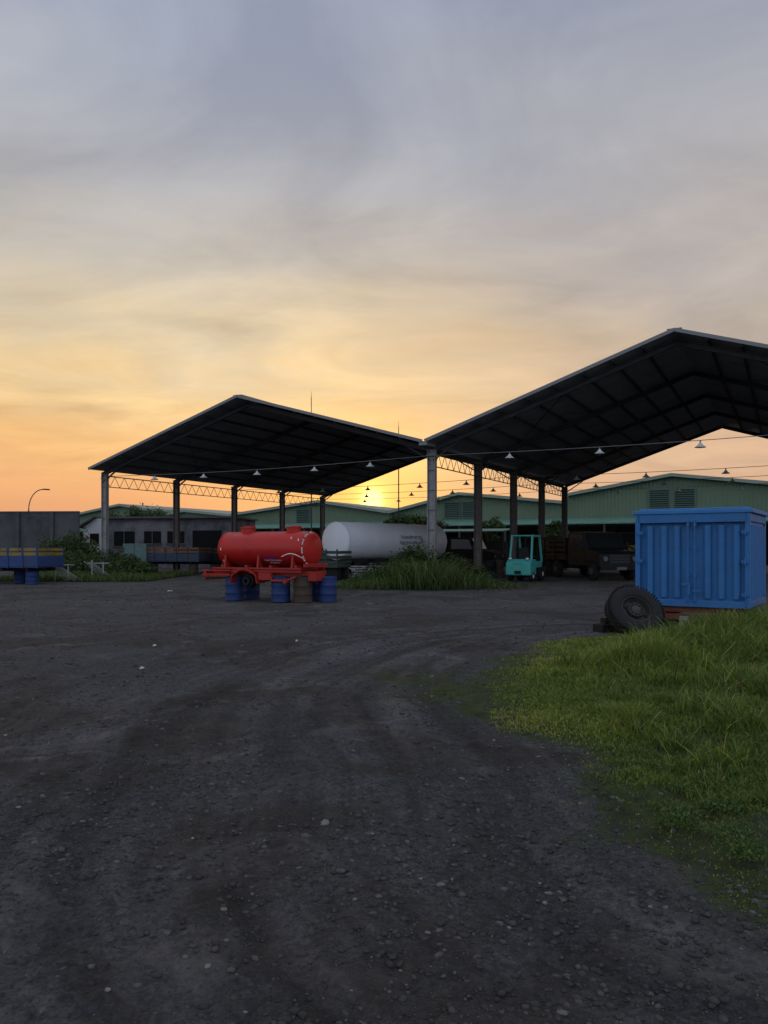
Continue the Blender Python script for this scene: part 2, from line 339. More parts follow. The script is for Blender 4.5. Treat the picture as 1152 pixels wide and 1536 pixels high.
for (px,py,n,sp_) in [(1045,968,160,.4),(1090,957,350,.3),(1130,950,700,.5),(1150,945,800,.6),(1120,990,600,.6),(1060,1010,300,.4),(1125,1110,420,.28),(1075,1160,160,.18),(1060,1090,260,.22),(1140,1060,450,.4),(985,1040,120,.2),(850,1010,60,.15),(1010,1130,120,.15),(1100,1040,300,.3)]:
    Yc=1731/(py-822); tx.append(RNG.normal(GX(px,Yc),sp_*.6,n)); ty.append(RNG.normal(Yc,sp_*.45,n))
tx=np.concatenate(tx);ty=np.concatenate(ty); hh_=RNG.uniform(.12,.50,len(tx))*np.clip(ty/11,.5,1.0)
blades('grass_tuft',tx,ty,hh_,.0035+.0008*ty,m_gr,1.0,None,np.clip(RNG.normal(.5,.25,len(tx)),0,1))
Bf=B()
for i in range(45):
    px=random.gauss(870,34); py=random.gauss(1108,12); Yc=1731/(py-822); x=GX(px,Yc)
    h=.04+.05*random.random(); z=float(gheight(x,Yc))
    Bf.cyl((x,Yc,z+h),(x+.002,Yc,z+h+.004),.003,.0038,5)
Bf.obj('wildflowers',mat('petal_white',(.4,.42,.38),.7))
def leafcloud(name,centers,rads,n,size,m,parent=None,z0min=0):
    per=n//len(centers); Vs=[];r_=[];tp=[]
    for c,rd in zip(centers,rads):
        u=RNG.normal(size=(per,3)); u/=np.linalg.norm(u,axis=1)[:,None]; q=RNG.random(per)**.45
        lump=1+.35*np.sin(u[:,0]*5+c[0])*np.cos(u[:,1]*4+c[1]*2)+.2*np.sin(u[:,2]*9)
        p=np.array(c)+u*(q*lump)[:,None]*np.array(rd)
        p[:,2]=np.maximum(p[:,2],z0min+.02)
        a=RNG.normal(size=(per,3)); a/=np.linalg.norm(a,axis=1)[:,None]; b_=np.cross(a,RNG.normal(size=(per,3))); b_/=np.linalg.norm(b_,axis=1)[:,None]
        s=size*RNG.uniform(.5,1.3,per)[:,None]
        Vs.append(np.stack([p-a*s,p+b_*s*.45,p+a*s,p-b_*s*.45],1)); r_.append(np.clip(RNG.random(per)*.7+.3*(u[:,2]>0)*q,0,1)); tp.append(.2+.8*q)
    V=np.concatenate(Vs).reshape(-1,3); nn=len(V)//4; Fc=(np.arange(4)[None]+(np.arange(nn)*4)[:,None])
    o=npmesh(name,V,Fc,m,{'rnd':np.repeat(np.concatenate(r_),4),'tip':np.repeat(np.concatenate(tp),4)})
    if parent: o.parent=parent
    return o
cs=[];rd=[]
for i in range(120):
    px=random.uniform(800,1150); py=random.uniform(1060,1310)-(1150-px)*.15; Yc=1731/(py-822); x=GX(px,Yc)
    if inward(x,Yc)<.3: continue
    cs.append((x,Yc,.03)); rd.append((.10,.10,.03))
m_bl=leafmat('broadleaf',[(0,(.04,.075,.02)),(.6,(.07,.12,.03)),(1,(.11,.16,.05))])
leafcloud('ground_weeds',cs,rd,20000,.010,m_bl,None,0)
n=20000; ax_=RNG.normal(0,1,(n,2)); wx_=1.0+ax_[:,0]*1.7; wy_=30.3+ax_[:,1]*1.3
hs=RNG.uniform(.2,1.05,n)*(.3+1.3*fbm(wx_,wy_,.8,3))*np.exp(-((wx_-1.5)/2.4)**2)+.08
k=wy_>26.9
blades('tall_weeds',wx_[k],wy_[k],hs[k],RNG.uniform(.012,.035,k.sum()),m_wd,.9)
leafcloud('weed_bush',[(1.7,31.4,.75),(.7,31.6,.6),(2.8,31.2,.55),(-.2,31.2,.35),(3.6,30.6,.35),(1.2,29.6,.3),(2.4,29.8,.35),(1.2,31.9,1.1)],[(.8,.5,.85),(.8,.5,.7),(.8,.5,.65),(.9,.5,.45),(.7,.4,.4),(.7,.4,.25),(.8,.4,.3),(.6,.4,.5)],18000,.055,m_lf)
# ------------------------------------------------------------ sheds
AN=math.atan(.5234); R0=(2.06,33.0,0); BAY=5.56
U=Vector((math.cos(AN),-math.sin(AN),0)); VV=Vector((math.sin(AN),math.cos(AN),0)); R0v=Vector(R0)
m_sheet=mat('roof_sheet_metal',(.25,.25,.27),.85,0,.25,1.0,.05,corr=(1,30,.02),spec=.05)
m_steel=mat('shed_steel',(.06,.06,.065),.8,0,.3,3,.1,spec=.1)
m_post=mat('galvanised_column',(.21,.21,.215),.6,.1,.3,4,.1,dirt=.4,dirtcol=(.10,.09,.075))
m_dpost=mat('primed_column',(.10,.085,.08),.75,0,.3,4,.1,dirt=.2,spec=.15)
m_trim=mat('roof_trim',(.17,.175,.19),.6,.1,.15,3,.05)
m_wire=mat('wire',(.16,.16,.17),.6)
m_shade=mat('lamp_shade_enamel',(.50,.51,.52),.45,0,.1)
m_glass=mat('bulb_glass',(.5,.5,.48),.15)
def shed(name,s0,sr,s1,z0,zr,z1,cols):
    e=root(name,R0,-AN); v0,v1=-.89,4*BAY+.9
    b=B()
    for (a,za,c_,zc) in ((s0,z0,sr,zr),(sr,zr,s1,z1)):
        b.add([(a,v0,za),(c_,v0,zc),(c_,v1,zc),(a,v1,za),(a,v0,za+.04),(c_,v0,zc+.04),(c_,v1,zc+.04),(a,v1,za+.04)],[(0,3,2,1),(4,5,6,7),(0,1,5,4),(2,3,7,6),(1,2,6,5),(3,0,4,7)])
    b.obj('roof_sheets',m_sheet,e)
    b=B()
    for (a,za,c_,zc) in ((s0,z0,sr,zr),(sr,zr,s1,z1)):
        for v in (v0-.02,v1+.02): b.beam((a,v,za+.03),(c_,v,zc+.03),.05,.13)
    b.box((sr,(v0+v1)/2,zr+.06),(.5,v1-v0,.05))
    b.obj('rake_trim',m_trim,e)
    b=B()
    for (a,za,c_,zc) in ((s0,z0,sr,zr),(sr,zr,s1,z1)):
        for i in range(1,9):
            f=i/9; b.box((a+(c_-a)*f,(v0+v1)/2,za+(zc-za)*f-.06),(.07,v1-v0-.1,.10))
    b.obj('purlins',m_steel,e)
    b=B()
    for kf in range(5):
        v=kf*BAY+.01
        for (a,za,c_,zc) in ((s0,z0,sr,zr),(sr,zr,s1,z1)):
            for dz,h,wd in ((-.13,.02,.14),(-.22,.17,.02),(-.315,.02,.14)):
                b.beam((a,v,za+dz),(c_,v,zc+dz),wd,h)
        for (a,za,c_,zc) in ((s0,z0,sr,zr),(s1,z1,sr,zr)):
            f=.12; b.beam((a,v,za-.7),(a+(c_-a)*f,v,za+(zc-za)*f-.33),.10,.05)
    for kf in range(4):
        v=kf*BAY
        for (a,za,c_,zc) in ((s0,z0,sr,zr),(sr,zr,s1,z1)):
            if kf in (0,3): b.beam((a+(c_-a)*.2,v,za+(zc-za)*.2-.13),(a+(c_-a)*.6,v+BAY,za+(zc-za)*.6-.13),.025,.025); b.beam((a+(c_-a)*.6,v,za+(zc-za)*.6-.14),(a+(c_-a)*.2,v+BAY,za+(zc-za)*.2-.14),.025,.025)
    b.obj('rafters',m_steel,e)
    for (ss,zt,mm,wid,who) in cols:
        for kf in range(5):
            v=kf*BAY; b=B(); W=.34
            mm2=mm if kf==0 else m_dpost
            b.box((ss-W/2,v,zt/2),(.03,.20,zt)); b.box((ss+W/2,v,zt/2),(.03,.20,zt)); b.box((ss,v,zt/2),(W-.03,.02,zt))
            b.box((ss,v,.03),(.6,.45,.06)); b.box((ss,v,zt-.25),(.5,.24,.02))
            for j in range(6): b.box((ss,v,.6+j*.85),(W-.035,.16,.015))
            b.obj('column_%s_%d'%(who,kf),mm2,e)
        b=B(); zt2=zt-.12; zb=zt-.70
        L_=4*BAY; b.box((ss,L_/2,zt2),(.06,L_,.05)); b.box((ss,L_/2,zb),(.05,L_,.04)); nseg=64
        for j in range(nseg):
            y0=j*L_/nseg; y1=(j+1)*L_/nseg
            b.beam((ss,y0,zb if j%2 else zt2),(ss,y1,zt2 if j%2 else zb),.02,.02)
        b.obj('eave_girder_%s'%who,m_steel,e)
    return e
e1=shed('open_shed',-19.8,-9.77,-.06,5.73,8.73,5.96,[(-19.54,5.55,m_post,.3,'left')])
e2=shed('open_shed',.06,9.9,19.8,5.96,9.31,6.1,[(0,5.72,m_post,.3,'valley'),(19.5,5.8,m_post,.3,'right')])
b=B(); b.box((0,(4*BAY)/2,5.86),(.36,4*BAY+1.9,.12)); b.obj('valley_gutter',m_trim,e2)
slist=[-15.8,-12.5,-9.18,-5.9,-2.96,3.5,7.1,10.7,14.3]
for kf in (0,2,3,4):
    v=kf*BAY; 
    e=root('cable_with_pendant_lamps',R0,-AN)
    b=B()
    for a,c_ in ((-19.5,0),(0,19.5)):
        pts=[]
        for i in range(25):
            f=i/24; pts.append((a+(c_-a)*f,v-.12,5.45-.14*math.sin(math.pi*f)*1.0+(.18*f if c_>1 else -.05*(1-f))))
        b.tube(pts,.014,5)
    b.obj('cable',m_wire,e)
    b=B(); b2=B(); b3=B()
    for s_ in slist:
        s2_=s_+random.uniform(-.3,.3)*(kf>0)
        f=(s2_+19.5)/19.5 if s2_<0 else s2_/19.5
        z=5.45-.14*math.sin(math.pi*f)+(.18*f if s2_>0 else -.05*(1-f))
        b3.cyl((s2_,v-.12,z),(s2_,v-.12,z-.10),.025,.03,8)
        b.lathe([(z-.26,.20),(z-.25,.20),(z-.17,.09),(z-.10,.045),(z-.08,.03)],'z',(s2_,v-.12,0),n=16)
        b.lathe([(z-.26,.195),(z-.175,.085),(z-.11,.03)],'z',(s2_,v-.12,0),n=16)
        b2.lathe([(z-.29,.005),(z-.275,.035),(z-.24,.045),(z-.17,.02)],'z',(s2_,v-.12,0),n=10)
    b.obj('shades',m_shade,e,smooth=True); b2.obj('bulbs',m_glass,e,smooth=True); b3.obj('lamp_holders',m_wire,e)
# ------------------------------------------------------------ warehouses
m_wh=mat('warehouse_green_cladding',(.115,.165,.115),.7,0,.12,.5,.05,dirt=.3,dirtcol=(.10,.12,.085),corr=(0,18,.03),spec=.15)
m_wr=mat('warehouse_roof_edge',(.20,.24,.20),.6,0,.15,1)
m_aw=mat('awning_green',(.09,.19,.15),.6,0,.2,1,corr=(0,18,.02))
m_dark=mat('dark_opening',(.010,.010,.011),.95,spec=.05)
m_dw=mat('painted_shade_wall',(.028,.03,.028),.95,0,.3,1,.2,dirt=.5,spec=.05)  # near-black colour with the shade below the awnings built in
WB=R0v+VV*45
def ware(sl,sa,sr,zl,za,zr,wins,aw=True,dv=0):
    e=root('warehouse',WB+VV*dv,-AN); D_=30
    b=B(); b.poly([(sl,0,0),(sr,0,0),(sr,0,zr-.25),(sa,0,za-.25),(sl,0,zl-.25)],(0,D_,0)); b.obj('walls',m_wh,e)
    b=B()
    for a,z_,c_,zc in ((sl,zl,sa,za),(sa,za,sr,zr)):
        b.add([(a,-.7,z_-.2),(c_,-.7,zc-.2),(c_,D_+.5,zc-.2),(a,D_+.5,z_-.2),(a,-.7,z_+.1),(c_,-.7,zc+.1),(c_,D_+.5,zc+.1),(a,D_+.5,z_+.1)],[(0,3,2,1),(4,5,6,7),(0,1,5,4),(2,3,7,6),(1,2,6,5),(3,0,4,7)])
    b.obj('roof',m_wr,e)
    if wins:
        b=B(); b2=B()
        for ws,wz in wins:
            b2.box((ws,-.02,wz),(1.7,.1,1.5))
            for j in range(7): b.box((ws,-.1,wz-.62+j*.2),(1.7,.12,.03),rot=(.6,0,0))
            for sx in (-.88,.88): b.box((ws+sx,-.08,wz),(.08,.14,1.6))
            b.box((ws,-.08,wz+.8),(1.84,.14,.08)); b.box((ws,-.08,wz-.8),(1.84,.14,.08))
        b.obj('louvre_slats',mat('louvre_green',(.07,.12,.10),.6),e); b2.obj('louvre_backs',mat('louvre_back',(.03,.045,.04),.8),e)
    if aw:
        b=B(); b.add([(sl,-4,3.7),(sr,-4,3.7),(sr,-.02,4.35),(sl,-.02,4.35),(sl,-4,3.8),(sr,-4,3.8),(sr,-.02,4.45),(sl,-.02,4.45)],[(0,3,2,1),(4,5,6,7),(0,1,5,4),(2,3,7,6),(1,2,6,5),(3,0,4,7)])
        b.obj('awning',m_aw,e)
        b=B(); n=int((sr-sl)/4)
        for j in range(n+1): b.box((sl+.2+j*(sr-sl-.4)/n,-3.8,1.85),(.15,.15,3.7))
        b.obj('awning_posts',m_steel,e)
        b=B()
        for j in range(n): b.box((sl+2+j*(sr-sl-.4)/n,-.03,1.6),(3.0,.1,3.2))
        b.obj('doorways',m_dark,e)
        b=B(); b.box(((sl+sr)/2,-.012,1.8),(sr-sl-.02,.02,3.6)); b.obj('painted_shade_lower_wall',m_dw,e)  # thin dark sheet paints awning shade onto the lower wall
ware(-5.6,4.1,24,6.73,8.27,5.6,[(3.0,6.1),(5.2,6.1)])
ware(-25.1,-16.8,-5.7,5.45,7.23,6.0,[(-17.7,5.5),(-15.7,5.5)])
ware(-46.8,-34.2,-25.2,5.6,6.9,5.5,[(-36.5,5.2)],dv=0)
ware(-62,-56,-47,5.6,6.4,5.5,[],dv=2)
ware(-79,-66.5,-62.1,5.7,7.4,6.7,[],dv=1)
# ------------------------------------------------------------ left side: boundary wall, workshop, lamp
m_conc=mat('stained_concrete',(.075,.075,.082),.9,0,.35,.6,.2,dirt=.7,dirtcol=(.035,.035,.035),spec=.1)
e=root('boundary_wall',(0,0,0)); b=B()
b.beam((-42,56,2.0),(-21.6,54.5,2.0),.2,4.0); b.obj('wall_panels',m_conc,e)
b=B()
for i in range(8):
    x=-41+i*2.5; b.box((x,55.9-(x+42)*.07-.14,2.05),(.25,.22,4.1))
b.beam((-42,56,4.06),(-21.6,54.5,4.06),.3,.1); b.obj('piers_and_coping',m_conc,e)
m_white=mat('whitewash',(.45,.46,.47),.85,0,.12,1,.1,dirt=.3,dirtcol=(.2,.2,.18))
m_mural=mat('mural_wall',(.13,.125,.135),.85,0,.4,.8,.1,dirt=1.0,dirtcol=(.025,.025,.04),spec=.1)
Wl=P(160,822,58); ws=root('workshop_building',(Wl.x,Wl.y,0),math.radians(-6))
b=B(); b.box((4.9,3,1.85),(9.8,6,3.7)); b.obj('front_block',m_mural,ws)
b=B(); b.poly([(-2.0,.3,0),(-.02,.3,0),(-.02,.3,3.7),(-1.0,.3,3.75),(-2.0,.3,3.1)],(0,6,0)); b.obj('white_end_wall',m_white,ws)
b=B(); b.box((4.9,2.9,3.78),(10.2,6.6,.14)); b.beam((-2.3,3.2,3.05),(-.9,3.2,3.88),6.6,.12); b.obj('roof_slab',m_conc,ws)
b=B()
for x0,w_,z_,h_ in ((1.4,1.6,2.2,1.1),(3.6,1.3,2.3,.9),(5.4,1.3,2.3,.9),(7.8,2.2,1.7,2.2)): b.box((x0,-.01,z_),(w_,.08,h_))
b.box((-1.1,.28,2.2),(.7,.08,.8)); b.obj('window_openings',m_dark,ws)
b=B()
for x0,w_,z_,h_ in ((1.4,1.6,2.2,1.1),(3.6,1.3,2.3,.9),(5.4,1.3,2.3,.9)):
    b.box((x0,-.05,z_-h_/2-.05),(w_+.2,.16,.08)); b.box((x0,-.06,z_),(.06,.06,h_))
b.obj('window_sills',m_conc,ws)
Lp=P(43,822,70); e=root('street_lamp',(Lp.x,Lp.y,0)); b=B()
top=CH+(HOR-745)/F*70
b.cyl((0,0,0),(0,0,top-1.2),.10,.06,10); pts=[(0,0,top-1.2)]
for i in range(1,9):
    a=i/8*math.pi/2; pts.append((1.25*(1-math.cos(a)),0,top-1.2+1.85*math.sin(a)))
b.tube(pts,.045,8); b.obj('pole_and_arm',m_conc,e); b=B(); b.box((1.6,0,top+.66),(.7,.22,.12),rot=(0,.05,0),taper=(.8,.7)); b.obj('lamp_head',m_conc,e,bevel=.03)
for px,py in ((467,587),(598,632)):
    Yc=64; e=root('lightning_mast',(GX(px,Yc),Yc,0)); zt=CH+(HOR-py)/F*Yc; b=B()
    b.cyl((0,0,0),(0,0,zt*.75),.06,.045,8); b.cyl((0,0,zt*.75),(0,0,zt-.5),.035,.03,8); b.cyl((0,0,zt-.5),(0,0,zt),.02,.008,6); b.obj('mast',m_steel,e)
    b=B(); b.box((0,0,.1),(.5,.5,.2)); b.obj('footing',m_conc,e)
m_bark=mat('bark',(.05,.04,.03),.9)
def tree(name,x,y,h,r,n,size,m=m_lf):
    e=root(name,(x,y,0)); b=B(); b.cyl((0,0,0),(0,0,h*.55),r*.12,r*.07,8)
    cs=[];rd=[]
    for i in range(8):
        a=i*2.4; q=Vector((math.cos(a)*r*.65*random.uniform(.4,1),math.sin(a)*r*.6,h*random.uniform(.55,.92)))
        b.cyl((0,0,h*.45),q,r*.05,r*.02,6); cs.append(tuple(q)); k=random.uniform(.28,.5)*r; rd.append((k,k,k*.7))
    b.obj('trunk',m_bark,e); leafcloud('crown',cs,rd,n,size,m,e)
for px,Yc,h,r in ((218,75,6.0,2.8),(186,74,4.9,2.0),(246,76,5.0,2.2),(608,66,4.6,2.0),(586,68,4.2,1.6),(640,70,4.4,2.0),(735,70,4.2,1.5),(830,66,4.2,1.5),(540,72,4.0,1.6)):
    tree('tree',GX(px,Yc),Yc,h,r,2600,.15)
cs=[(-.9,0,1.0),(.2,.3,1.35),(1.0,0,.9),(-.2,-.5,.6)];rd=[(1,.8,.9),(1,.8,.9),(.9,.7,.8),(1.2,.6,.6)]
for px,Yc,kx,kz,n in ((105,48,1.15,1.1,9000),(158,42,1.2,.6,6000),(95,43,1.0,.55,5000),(185,40,.9,.4,4000)):
    e=root('shrub',(GX(px,Yc),Yc,0)); leafcloud('foliage',[(x*kx,y,z*kz) for x,y,z in cs],[(a*kx,b_,c_*kz) for a,b_,c_ in rd],n,.09,m_lf,e)
    b=B(); [b.cyl((0,0,0),(random.uniform(-.8,.8),random.uniform(-.3,.3),kz),.04,.01,6) for _ in range(6)]; b.obj('stems',m_bark,e)
n=14000; wx_=RNG.uniform(-18,-10.5,n); wy_=RNG.uniform(34.0,43,n)
blades('verge_weeds',wx_,wy_,RNG.uniform(.08,.5,n)*(.3+fbm(wx_,wy_,.5,7)),RNG.uniform(.02,.04,n),m_wd,.8)
# ------------------------------------------------------------ drums
m_bd=mat('drum_blue',(.014,.036,.13),.6,.1,.25,5,.1,dirt=.5,dirtcol=(.02,.02,.03)); m_rd=mat('drum_rust',(.06,.042,.033),.8,.1,.4,6,.3,dirt=.5)
def drum_geo(b,x,y,z,r=.27,h=.62,n=24):
    pr=[(z,0.01),(z,r*.97),(z+.02,r*1.02),(z+.04,r)]
    for f in (.33,.66): pr+=[(z+h*f-.02,r),(z+h*f,r*1.04),(z+h*f+.02,r)]
    pr+=[(z+h-.04,r),(z+h-.02,r*1.02),(z+h,r*.97),(z+h-.02,r*.93),(z+h-.02,.01)]
    b.lathe(pr,'z',(x,y,0),n=n)
def drum(x,y,m,r=.27,h=.62):
    e=root('oil_drum',(x,y,0)); b=B(); drum_geo(b,0,0,0,r,h); b.obj('drum_shell',m,e,smooth=True)
    b=B(); b.cyl((r*.5,0,h-.02),(r*.5,0,h+.005),.035,.035,10); b.obj('bung',m_steel,e)
# ------------------------------------------------------------ red tanker body
m_red=mat('red_gloss_paint',(.37,.013,.010),.40,0,.12,2.5,.03,dirt=.15,dirtcol=(.18,.018,.014)); m_redf=mat('red_frame_paint',(.29,.018,.013),.5,0,.25,6,.1,dirt=.25)
m_wp=mat('white_marking',(.6,.6,.6),.5,0,.05); m_bp=mat('blue_marking',(.02,.04,.25),.5,0,.05)
m_rub=mat('rubber',(.016,.016,.017),.8,0,.3,8,.2,spec=.15); m_blk=mat('black_steel',(.015,.015,.017),.7,0,.3,6,.1,spec=.15)
ra=math.radians(-24); rt=root('red_tank_truck_body',(GX(405,22.0),22.0,0),ra)
Lh=1.36; rz_=.50; ry_=.62; zc=1.47
prof=[(-Lh-.12,.01),(-Lh-.115,.25),(-Lh-.09,.55),(-Lh-.05,.82),(-Lh,.97),(-Lh+.03,1.0)]+[(Lh-.03,1.0),(Lh,.97),(Lh+.05,.82),(Lh+.09,.55),(Lh+.115,.25),(Lh+.12,.01)]
b=B(); b.lathe(prof,'x',(0,0,zc),(ry_,rz_),48); b.obj('tank_shell',m_red,rt,smooth=True)
b=B()
for x in (-Lh+.02,Lh-.02): b.lathe([(x-.015,1.0),(x-.015,1.012),(x+.015,1.012),(x+.015,1.0)],'x',(0,0,zc),(ry_,rz_),48)
for x in (-.45,.45): b.lathe([(x-.008,1.0),(x-.008,1.005),(x+.008,1.005),(x+.008,1.0)],'x',(0,0,zc),(ry_,rz_),48)
for x in (-.75,.78):
    b.cyl((x,0,zc+rz_-.03),(x,0,zc+rz_+.10),.20,.20,24); b.cyl((x,0,zc+rz_+.10),(x,0,zc+rz_+.13),.225,.225,24); b.cyl((x,0,zc+rz_+.13),(x,0,zc+rz_+.16),.10,.08,16); b.box((x+.2,0,zc+rz_+.13),(.1,.06,.05))
b.obj('manholes_and_bands',m_red,rt,smooth=True)
b=B()
for sy in (-.38,.38):
    b.box((-.10,sy,.80),(3.4,.07,.13)); 
for x in (-1.7,-1.3,-.6,.1,.8,1.5): b.box((x,0,.79),(.07,.7,.09))
for sy in (-.66,.66):
    b.box((-.05,sy,.93),(2.9,.10,.05)); b.box((-.05,sy,.86),(2.9,.03,.07))
for x in (-1.2,-.4,.4,1.2): b.box((x,0,.95),(.08,1.25,.14))
for x in (-1.1,0,1.1):
    for sy in (-1,1): b.poly([(x-.03,sy*.38,.9),(x-.03,sy*.66,.95),(x-.03,sy*.60,1.3),(x-.03,sy*.45,1.05)],(.06,0,0))
b.box((-1.72,0,.80),(.08,1.45,.10)); b.box((-1.35,-.70,.74),(.95,.05,.06)); b.box((-1.35,-.70,.86),(.95,.05,.04)); b.box((-1.80,0,.62),(.06,1.3,.06))
for sy in (-.5,.5): b.box((-1.80,sy,.70),(.05,.05,.16))
b.box((1.5,0,1.02),(.07,1.3,.1)); b.box((1.62,-.2,.72),(.25,.5,.25))
b.obj('subframe',m_redf,rt,bevel=.006)
b=B(); pts=[]
for i in range(9):
    a=math.pi*i/8; pts.append((-.35+.44*math.cos(a),-.82,.52+.38*math.sin(a)))
for p,q in zip(pts[:-1],pts[1:]):
    b.add([p,q,(q[0],-.40,q[2]),(p[0],-.40,p[2])],[(0,1,2,3)])
    b.add([p,q,(q[0]*1.0,-.82,q[2]+.05),(p[0],-.82,p[2]+.05)],[(0,1,2,3)])
o=b.obj('mudguard',m_redf,rt); md=o.modifiers.new('s','SOLIDIFY'); md.thickness=.02
b=B(); b.lathe([(-.70,.05),(-.70,.12),(-.62,.14),(-.60,.19),(-.45,.20),(-.45,.05)],'y',(-.35,0,.58),n=24); b.cyl((-.35,-.5,.58),(-.35,.5,.58),.06,.06,12); b.box((-.35,-.3,.70),(1.2,.08,.06)); b.obj('axle_hub',m_blk,rt,smooth=False)
b=B()
b.tube([(.5,-.72,.72),(.5,-.72,.60),(.95,-.72,.60),(1.2,-.6,.7)],.035,10); b.cyl((1.0,-.74,.6),(1.0,-.85,.6),.07,.07,12); b.box((.3,-.70,.72),(.4,.12,.2)); b.obj('valves',m_redf,rt,smooth=True)
b=B()
for i in range(22):
    a=-1.25+i*.13; 
    if i%4==3: continue
    y_=-math.cos(a)*.93*ry_*1.0; z_=math.sin(a)*.93*rz_
    b.box((Lh+.012,y_,zc+z_),(.04,.03,.045),rot=(a,0,0))
b.obj('reflective_tape',m_wp,rt)
b=B()
for i in range(14):
    f=i/13; x=Lh-.60+f*.60; zz_=-.20+.10*math.sin(f*3)-.05*f; yy_=-ry_*math.sqrt(max(0,1-(zz_/rz_)**2))-.006
    b.box((x,yy_,zc+zz_),(.055,.010,.022),rot=(-.25,-.4*math.cos(f*3),0))
for x,z_ in ((-1.25,-.32),(-1.25,.0),(1.25,.25),(1.0,.3)):
    yy_=-ry_*math.sqrt(1-(z_/rz_)**2)-.004; b.box((x,yy_,zc+z_),(.03,.01,.08),rot=(-z_*1.1,0,0))
b.obj('swoosh_stripe',m_wp,rt)
def ontank(name,s_,x,z_,size,m,shear=0):
    yy_=-ry_*math.sqrt(1-(z_/rz_)**2)-.008
    nrm=Vector((0,yy_/ry_**2,z_/rz_**2)).normalized(); tilt=math.atan2(nrm.z,-nrm.y)
    text(rt,name,s_,(x,yy_,zc+z_),(math.pi/2-tilt,0,0),size,m,shear)
ontank('lettering_blue','Tirta Jaya',.32,-.20,.15,m_bp,.3)
ontank('lettering_white_1','MAKMUR ABADI',.42,-.315,.075,m_wp)
ontank('lettering_white_2','AIR BERSIH',.42,-.385,.07,m_wp)
b=B()
for sy in (-.15,.15): b.box((-Lh-.16,sy,1.35),(.03,.03,1.1))
for j in range(5): b.box((-Lh-.16,0,.9+j*.22),(.025,.3,.025))
b.obj('ladder',m_redf,rt)
def loc2w(e,x,y): 
    c_,s_=math.cos(e.rotation_euler.z),math.sin(e.rotation_euler.z); return (e.location.x+c_*x-s_*y,e.location.y+s_*x+c_*y)
for x,y,mm in ((-.95,-.38,m_bd),(-.95,.45,m_bd),(.62,-.42,m_bd),(1.25,-.3,m_rd),(1.1,.45,m_bd),(1.75,.2,m_bd)):
    a_,b_=loc2w(rt,x,y); drum(a_,b_,mm,.26,.70)
# ------------------------------------------------------------ white tanker
m_wt=mat('white_tank_paint',(.60,.62,.68),.6,0,.08,1,.03,dirt=.15,dirtcol=(.4,.4,.44))
p0=Vector((GX(503,38),38)); p1=Vector((GX(650,43.5),43.5)); dd=p1-p0; ang=math.atan2(dd.y,dd.x); Lt=dd.length
wt=root('white_tanker_trailer',(p0.x,p0.y,0),ang)
b=B(); b.lathe([(-.16,.01),(-.15,.3),(-.11,.6),(-.05,.85),(0,.96),(.05,1.0),(Lt-.05,1.0),(Lt,.96),(Lt+.1,.6),(Lt+.16,.01)],'x',(0,0,1.86),(1.0,.94),48); b.obj('tank_shell',m_wt,wt,smooth=True)
b=B()
for x in (.05,1.6,3.2,4.8,Lt-.05): b.lathe([(x-.02,1.0),(x-.02,1.010),(x+.02,1.010),(x+.02,1.0)],'x',(0,0,1.86),(1.0,.94),48)
b.obj('bands',m_wt,wt,smooth=True)
b=B(); 
for sy in (-.45,.45): b.box((Lt/2,sy,.85),(Lt+.3,.12,.2))
for x in (.6,2,3.5,5,6.4): b.box((x,0,.86),(.12,1.9,.12))
b.box((-.3,0,.75),(.1,2.0,.14)); b.box((-.35,-.7,.6),(.05,.3,.2))
for x in (1.0,2.3): b.cyl((x,-1.0,.5),(x,1.0,.5),.06,.06,10)
b.obj('chassis',m_blk,wt)
b=B()
for x in (1.0,2.3):
    for sy in (-.85,.85): b.lathe([(-.14,.22),(-.14,.42),(-.1,.49),(.1,.49),(.14,.42),(.14,.22)],'y',(x,sy,.5),n=28)
b.obj('tyres',m_rub,wt,smooth=True)
m_txt=mat('dark_lettering',(.10,.10,.15),.6)
for s_,z_,sz in (('TRANSPORTIR',.14,.26),('BAHAN BAKAR',-.12,.26)):
    text(wt,'lettering',s_,(Lt*.60,-1.0*math.sqrt(1-(z_/.94)**2)-.02,1.90+z_),(math.pi/2,0,0),sz,m_txt)
m_gn=mat('dark_green_paint',(.025,.045,.035),.6); 
e=root('steel_frame_stack',(GX(560,35),35,0),.1); b=B()
for i in range(5): b.box((0,.3*i-.6,.25+.1*i),(2.0,.06,.06)); 
for i in range(4): b.box((-.9+i*.6,0,.5+.05*i),(.05,1.6,.05),rot=(.1,0,.2)); b.box((-.9+i*.6,-.7,.3),(.05,.05,.6))
b.beam((-1,-.5,.2),(.9,.4,.75),.05,.05); b.beam((.2,-.7,.1),(1.3,.2,.6),.05,.05); b.obj('frames',mat('grey_paint_steel',(.22,.22,.23),.6),e)
e=root('flatbed_body',(GX(500,32),32,0),-.3); b=B()
b.box((0,0,.75),(1.0,1.6,.10)); 
for j in range(3): b.box((0,-.8,.92+j*.2),(1.0,.04,.12)); b.box((-.5,0,.92+j*.2),(.04,1.6,.12)); b.box((.5,0,.92+j*.2),(.04,1.6,.12))
for x in (-.48,0,.48): b.box((x,-.83,1.1),(.06,.04,.7))
b.obj('slatted_bed',m_gn,e); b=B(); b.box((0,-.4,.35),(.8,.4,.7)); b.box((0,.5,.35),(.8,.4,.7)); b.obj('trestles',m_blk,e)
